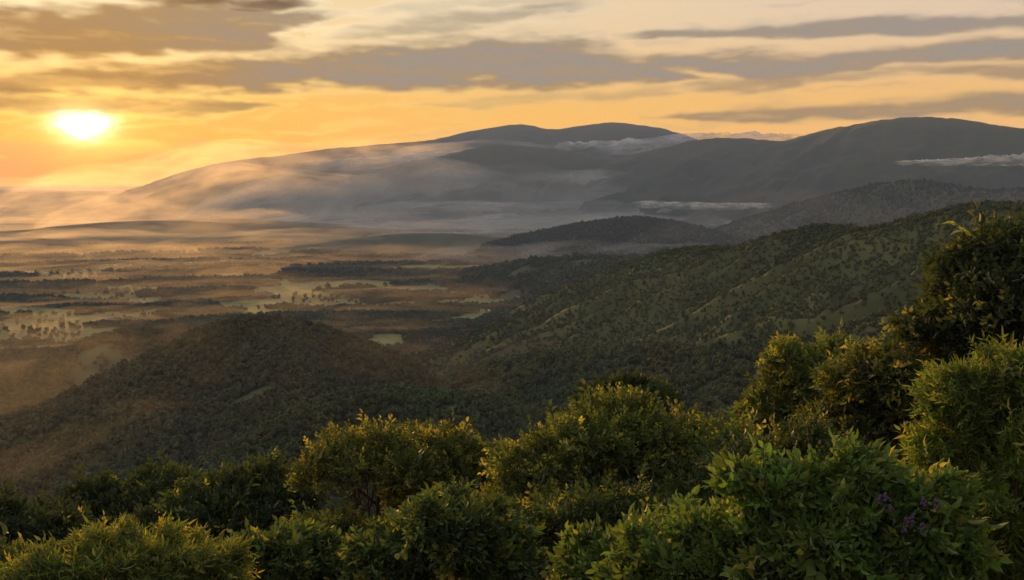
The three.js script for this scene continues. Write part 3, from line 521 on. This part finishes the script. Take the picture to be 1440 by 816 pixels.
// crown parts: [px, py, rx, ry, nearer/farther] as seen from the overlook at distance D; the base stands on the hillside below
const LEAVES = { broad: [leaf(0.105, 0.075, 0.2, 0.02), leaf(0.085, 0.062, 0.25, 0.015)], lance: [leaf(0.11, 0.035, 0.2, 0.03), leaf(0.085, 0.03, 0.25, 0.02)] };
const petal = (() => { const g = new THREE.SphereGeometry(0.011, 5, 4); g.scale(1, 1.5, 1); return g; })();
const flowerMat = new THREE.MeshStandardMaterial({ color: rgb(0.10, 0.055, 0.12), roughness: 0.8 }); flowerMat.name = 'purple petals';
const leafMats = [[0.11, 0.20, 0.03], [0.15, 0.23, 0.035], [0.24, 0.24, 0.045], [0.08, 0.15, 0.025]].map((c) => leafMat(rgb(...c), 0.5));
function plant(name, o) {
  const r = rng(o.seed * 977), D = o.D, parts = o.crown.map(([px, py, rx, ry, dd = 0]) => { const p = at(px, py, D + dd), k = p.distanceTo(camera.position) / F; return { p, rx: rx * k, ry: ry * k }; });
  const main = parts[0], bp = o.base ? at(o.base, 600, D) : main.p, bx = bp.x, bz = bp.z, by = hillside(bx, bz);
  const root = new THREE.Group(); root.position.set(bx, by, bz); root.name = numbered(name); scene.add(root);
  tag(root, o.label, o.category ?? 'tree', { group: o.group });
  const low = new THREE.Vector3(bx, by, bz), place = (g) => g.translate(-bx, -by, -bz), vec = (x, y, z) => new THREE.Vector3(x, y, z);
  const shapes = SPRIGS[o.leaf ?? 'tree'], sets = shapes.map(() => []), Z = vec(0, 0, 1), yellow = o.yellow ?? 0.1;
  const put = (p, dir, tone) => {
    const q = new THREE.Quaternion().setFromUnitVectors(Z, dir); q.premultiply(new THREE.Quaternion().setFromAxisAngle(dir, r() * 6.283));
    const s = (o.size ?? 1) * (0.65 + 0.65 * r()) * (r() < 0.04 ? 1.6 : 1), t = tone * (0.7 + 0.6 * r()), yel = r() < yellow ? 0.4 + 0.6 * r() : 0, [cr, cg, cb] = o.color, w = 0.85 + 0.3 * r();
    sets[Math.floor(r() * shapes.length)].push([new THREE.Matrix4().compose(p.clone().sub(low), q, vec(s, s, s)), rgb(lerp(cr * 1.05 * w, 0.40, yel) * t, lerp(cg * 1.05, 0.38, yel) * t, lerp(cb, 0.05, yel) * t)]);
  };
  const tops = [];
  if (o.category === 'bush') {
    // many arching stems from the ground, leafy along their outer length
    const twigs = [], stems = o.stems ?? 110, per = Math.max(4, Math.round(o.sprigs / stems)), area = parts.reduce((s, c) => s + c.rx * c.ry, 0);
    for (const c of parts) for (let i = 0, n = Math.max(6, Math.round(stems * c.rx * c.ry / area)); i < n; i++) {
      const a = r() * 6.283, u = Math.pow(r(), 0.7) * 1.5 - 0.5, q = Math.sqrt(Math.max(0, 1 - u * u)), m = (0.5 + 0.5 * r() + (r() < 0.15 ? 0.25 : 0)) * (0.95 + 0.5 * noise(Math.cos(a) * 2.2 + o.seed * 3.1 + c.p.x, Math.sin(a) * 2.2 + u * 2));
      const end = vec(c.p.x + Math.cos(a) * q * c.rx * m, c.p.y + u * c.ry * m, c.p.z + Math.sin(a) * q * c.rx * 0.75 * m);
      const foot = vec(lerp(bx, end.x, 0.35) + (r() - 0.5) * 0.5, 0, lerp(bz, end.z, 0.35) + (r() - 0.5) * 0.5); foot.y = Math.min(hillside(foot.x, foot.z) - 0.05, end.y - 0.3);
      const mid = foot.clone().lerp(end, 0.55); mid.y = lerp(foot.y, end.y, 0.72); const tip = end.clone().add(vec((end.x - foot.x) * 0.12, (r() - 0.55) * 0.12, (end.z - foot.z) * 0.12));
      const cv = new THREE.CatmullRomCurve3([foot, mid, end, tip]), tone = 0.7 + 0.55 * r();
      twigs.push(limb([foot, mid, end], 0.012, 0.004, 3));
      if (u > 0) tops.push([cv, tone]);
      for (let k = 0; k < per; k++) {
        const t = 0.45 + 0.55 * Math.pow((k + r()) / per, 0.85), p = cv.getPoint(Math.min(1, t)), d = cv.getTangent(Math.min(1, t));
        p.add(vec((r() - 0.5) * 0.16, (r() - 0.5) * 0.12, (r() - 0.5) * 0.16).multiplyScalar(o.spread ?? 1));
        put(p, d.multiplyScalar(0.7).add(vec(r() - 0.5, r() - 0.35, r() - 0.5).multiplyScalar(1.3)).normalize(), tone);
      }
    }
    const t = add('stems', new THREE.Mesh(place(mergeGeometries(twigs)), bark), root); t.userData.kind = 'stuff';
  } else {
    // trunk, limbs and tiers of leafy sprays
    const clumps = [];
    for (const c of parts) for (let i = 0, n = Math.max(5, Math.round(1.3 * (o.clumps ?? 24) * (c.rx * c.ry) / (main.rx * main.ry))); i < n; i++) {
      const u = r() * 1.75 - 0.75, a = r() * 6.283, q = Math.sqrt(Math.max(0, 1 - u * u)), m = (0.4 + 0.6 * Math.pow(r(), 0.6)) * (1 + 0.3 * noise(a * 1.1 + o.seed * 7, u * 2.2)) + (r() < 0.15 ? 0.2 : 0);
      const p = vec(c.p.x + q * Math.cos(a) * c.rx * m, c.p.y + u * c.ry * m, c.p.z + q * Math.sin(a) * c.rx * 0.8 * m);
      clumps.push({ p, s: (o.clumpSize ?? 0.28) * Math.min(c.rx, c.ry * 1.4) * (0.5 + 0.8 * r()), flat: 0.35 + 0.35 * r(), tilt: vec(p.x - c.p.x, 0, p.z - c.p.z).multiplyScalar(-0.35 / c.rx) });
    }
    const top = main.p.clone().add(vec(0, -main.ry * 0.4, 0)), h = Math.max(0.5, top.y - low.y), tr = o.trunk ?? 0.02 * h + 0.03, fork = o.fork ?? 0.55;
    const mid = low.clone().lerp(top, 0.5).add(vec((r() - 0.5) * 0.12 * h, 0, (r() - 0.5) * 0.12 * h)), stem = new THREE.CatmullRomCurve3([low.clone().add(vec(0, -0.4, 0)), low.clone().lerp(mid, 0.5), mid, top]);
    add('trunk', new THREE.Mesh(place(limb(stem.points, tr, tr * 0.45, 7)), bark), root);
    const major = clumps.filter((_, i) => i % Math.ceil(clumps.length / (o.limbs ?? 9)) === 0);
    for (const c of major) { const s = stem.getPoint(fork + (0.97 - fork) * r()), m = s.clone().lerp(c.p, 0.5).add(vec(0, 0.06 * h * (r() - 0.3), 0)); c.path = new THREE.CatmullRomCurve3([s, m, c.p]); add('limb', new THREE.Mesh(place(limb([s, m, c.p], tr * 0.45, tr * 0.1, 5)), bark), root); }
    const twigs = clumps.map((c) => { let b = null, e = 1e9; for (const m of major) { const f = m.p.distanceTo(c.p); if (f < e && m !== c) { e = f; b = m; } } const f = b.path.getPoint(0.6); return limb([f, f.clone().lerp(c.p, 0.5).add(vec(0, 0.05, 0)), c.p], tr * 0.16, tr * 0.05, 3); });
    const t = add('twigs', new THREE.Mesh(place(mergeGeometries(twigs)), bark), root); t.userData.kind = 'stuff';
    const total = clumps.reduce((s, c) => s + c.s * c.s, 0), n = vec(0, 0, 0);
    for (const c of clumps) {
      const tone = 0.7 + 0.6 * r();
      for (let i = 0, m = Math.round(o.sprigs * c.s * c.s / total); i < m; i++) {
        const a = r() * 6.283, u = r() * 1.6 - 0.6, q = Math.sqrt(Math.max(0, 1 - u * u)), rad = c.s * (0.25 + 0.8 * Math.sqrt(r())) * (r() < 0.08 ? 1.3 : 1);
        n.set(q * Math.cos(a), u, q * Math.sin(a));
        const p = c.p.clone().add(vec(n.x * rad, n.y * rad * c.flat + (n.x * c.tilt.x + n.z * c.tilt.z) * rad, n.z * rad));
        put(p, n.clone().multiplyScalar(0.9).add(vec(r() - 0.5, r() - 0.5 + (o.lift ?? 0.3), r() - 0.5)).normalize(), tone);
      }
    }
  }
  sets.forEach((set, j) => { const m = new THREE.InstancedMesh(shapes[j], matLeaf, set.length); set.forEach(([mm, cc], i) => { m.setMatrixAt(i, mm); m.setColorAt(i, cc); }); add(o.category === 'bush' ? 'foliage' : 'crown', m, root); m.userData.kind = 'stuff'; });
  // the largest single leaves at the shoot tips
  for (let i = 0; i < (o.leaves ?? 0); i++) {
    const [cv] = tops[Math.floor(r() * tops.length)], t = 0.75 + 0.25 * r(), p = cv.getPoint(t).add(vec((r() - 0.5) * 0.2, r() * 0.1, (r() - 0.5) * 0.2)), shapesL = LEAVES[o.leaf];
    const l = add('leaf', new THREE.Mesh(shapesL[i % 2], leafMats[Math.floor(r() * 4)]), root);
    l.position.copy(p.sub(low)); l.rotation.set(-0.6 + r() * 1.2, r() * 6.283, (r() - 0.5) * 1.2); l.scale.setScalar(0.9 + 0.5 * r());
  }
  for (let i = 0; i < (o.flowers ?? 0); i++) {
    const p = at(lerp(1225, 1320, r()), lerp(690, 745, r()), D - 0.5), g = [];
    for (let k = 0; k < 8; k++) { const f = petal.clone(); f.translate((r() - 0.5) * 0.035, k * 0.008 - 0.04, (r() - 0.5) * 0.035); g.push(f); }
    const f = add('flower_spike', new THREE.Mesh(mergeGeometries(g), flowerMat), root); f.position.copy(p.sub(low));
    f.userData.label = 'small purple flower spike';
  }
  return root;
}
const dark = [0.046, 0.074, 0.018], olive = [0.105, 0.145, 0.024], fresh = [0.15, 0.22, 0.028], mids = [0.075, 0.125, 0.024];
plant('umbrella_tree', { seed: 1, D: 26, base: 532, label: 'spreading flat-topped tree with bare forking trunk in front of the wooded spur', crown: [[535, 650, 95, 25], [640, 670, 60, 34], [466, 662, 36, 22]], clumps: 26, sprigs: 6500, color: [0.095, 0.125, 0.022], yellow: 0.35, fork: 0.45, limbs: 10, trunk: 0.12, leaf: 'small', size: 1.1, lift: 0.5, clumpSize: 0.5 });
plant('leafy_tree', { seed: 2, D: 21, base: 850, label: 'broad olive-green tree with golden upper leaves below the wooded shelf', crown: [[845, 655, 92, 76], [960, 668, 92, 62], [765, 700, 60, 55], [880, 730, 140, 55, -1]], clumps: 40, sprigs: 12000, color: olive, yellow: 0.25, fork: 0.3, limbs: 12, leaf: 'small', size: 1.1, clumpSize: 0.3 });
plant('dark_tree', { seed: 3, D: 42, label: 'dark rounded tree top just behind the broad olive-green tree', crown: [[893, 568, 48, 32], [860, 590, 40, 30]], clumps: 20, sprigs: 3200, color: dark, yellow: 0.03 });
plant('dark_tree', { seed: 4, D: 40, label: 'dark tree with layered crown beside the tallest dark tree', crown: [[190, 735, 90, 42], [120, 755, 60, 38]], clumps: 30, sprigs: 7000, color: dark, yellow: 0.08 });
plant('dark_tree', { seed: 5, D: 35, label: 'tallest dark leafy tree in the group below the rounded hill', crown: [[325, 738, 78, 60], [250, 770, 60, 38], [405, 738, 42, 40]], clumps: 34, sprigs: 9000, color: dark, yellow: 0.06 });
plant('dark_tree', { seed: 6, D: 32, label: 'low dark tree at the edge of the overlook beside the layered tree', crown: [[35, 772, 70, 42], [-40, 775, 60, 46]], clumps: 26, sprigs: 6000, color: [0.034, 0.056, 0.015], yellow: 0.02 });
plant('olive_tree', { seed: 7, D: 40, label: 'olive-brown tree with ragged top at the foot of the long ridge', crown: [[1135, 565, 65, 64], [1195, 545, 55, 48], [1090, 600, 40, 40]], clumps: 32, sprigs: 7500, color: olive, yellow: 0.16 });
plant('olive_tree', { seed: 8, D: 33, label: 'dense olive tree between the ragged tree and the tall dark tree', crown: [[1255, 590, 78, 75], [1200, 650, 60, 50], [1290, 530, 55, 42]], clumps: 34, sprigs: 9000, color: [0.095, 0.13, 0.024], yellow: 0.2 });
plant('tall_tree', { seed: 9, D: 27, base: 1420, label: 'tall dark tree with tiered crown standing against the long ridge', crown: [[1408, 410, 62, 48], [1470, 440, 80, 80], [1365, 470, 72, 30], [1330, 440, 36, 12], [1340, 505, 55, 18]], clumps: 34, sprigs: 11000, color: [0.055, 0.08, 0.02], yellow: 0.08, clumpSize: 0.3 });
plant('leafy_bush', { seed: 10, D: 10.5, label: 'bright green bush of narrow leaves under the tall dark tree', category: 'bush', crown: [[1405, 600, 65, 75], [1448, 530, 60, 40], [1345, 570, 42, 42], [1400, 700, 75, 75], [1340, 655, 42, 50], [1450, 790, 90, 60]], stems: 190, sprigs: 8200, color: fresh, yellow: 0.12, leaf: 'lance', size: 0.5, leaves: 130 });
plant('leafy_bush', { seed: 11, D: 8.5, label: 'broad-leaved green thicket with purple flowers in front of the narrow-leaved bush', category: 'bush', crown: [[1130, 775, 95, 70], [1010, 800, 90, 45], [1245, 790, 95, 70], [1195, 695, 45, 45], [1085, 705, 48, 40], [930, 815, 60, 28], [1290, 725, 40, 40]], stems: 220, sprigs: 6800, color: [0.12, 0.20, 0.028], yellow: 0.08, leaf: 'broad', size: 0.56, leaves: 160, flowers: 9 });
plant('leafy_bush', { seed: 12, D: 14, label: 'rounded green bush at the foot of the flat-topped tree', category: 'bush', crown: [[630, 765, 85, 55], [560, 800, 60, 45], [690, 800, 60, 45]], stems: 150, sprigs: 4600, color: mids, yellow: 0.16, leaf: 'broad', size: 0.72, leaves: 60 });
plant('leafy_bush', { seed: 13, D: 12, label: 'yellow-green bush with upright shoots below the low dark tree', category: 'bush', crown: [[180, 800, 90, 36], [90, 815, 70, 30], [270, 820, 60, 34]], stems: 130, sprigs: 5600, color: [0.14, 0.19, 0.028], yellow: 0.24, leaf: 'lance', size: 0.52, leaves: 50 });
plant('leafy_bush', { seed: 14, D: 24, label: 'golden-green bush leaning against the trunk of the flat-topped tree', category: 'bush', crown: [[470, 765, 52, 38], [605, 775, 60, 32], [430, 785, 45, 34]], stems: 130, sprigs: 4400, color: olive, yellow: 0.28, leaf: 'small', size: 0.9, spread: 1.8 });
plant('leafy_bush', { seed: 15, D: 15, label: 'low green bush between the yellow-green bush and the flat-topped tree', category: 'bush', crown: [[395, 795, 70, 40], [330, 815, 60, 30], [480, 812, 60, 32]], stems: 120, sprigs: 3800, color: mids, yellow: 0.14, leaf: 'broad', size: 0.7, leaves: 40 });
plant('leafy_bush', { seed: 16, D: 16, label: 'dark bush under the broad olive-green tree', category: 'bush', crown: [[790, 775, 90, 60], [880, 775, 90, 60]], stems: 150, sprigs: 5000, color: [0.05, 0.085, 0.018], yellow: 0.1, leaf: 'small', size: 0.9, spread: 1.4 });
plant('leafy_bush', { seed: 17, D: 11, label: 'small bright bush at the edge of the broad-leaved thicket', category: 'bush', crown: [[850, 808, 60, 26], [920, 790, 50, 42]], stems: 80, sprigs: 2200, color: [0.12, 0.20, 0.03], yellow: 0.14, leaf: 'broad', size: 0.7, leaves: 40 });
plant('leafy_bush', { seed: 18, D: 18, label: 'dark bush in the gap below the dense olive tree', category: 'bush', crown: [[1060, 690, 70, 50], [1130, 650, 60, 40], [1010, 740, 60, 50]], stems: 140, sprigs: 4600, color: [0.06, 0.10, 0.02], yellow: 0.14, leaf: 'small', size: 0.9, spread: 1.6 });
{
  // undergrowth filling the slope between the named plants
  const r = rng(99);
  for (let i = 0; i < 34; i++) {
    const px = -60 + 1560 * (i + r()) / 34, D = px > 400 && px < 720 ? 31 + 10 * r() : 15 + 26 * r(), g = at(px, 600, D), y = hillside(g.x, g.z) + 1.0, py = CY + 0, k = F / D;
    const d = Math.atan2(EYE - y, D) - PITCH, cy = CY + Math.tan(d) * F;
    plant('undergrowth_shrub', { seed: 200 + i, D, label: 'leafy undergrowth shrub half hidden between the larger trees and bushes', group: 'undergrowth shrubs on the slope', category: 'bush', crown: [[px, cy, 1.6 * k, (0.9 + 0.5 * r()) * k]], stems: 46, sprigs: 1100, color: [0.05 + 0.03 * r(), 0.085 + 0.04 * r(), 0.02], yellow: 0.1 + 0.1 * r(), leaf: r() < 0.5 ? 'small' : 'tree', size: 0.9, spread: 2 });
  }
}
console.log('plants built');

renderer.render(scene, camera);
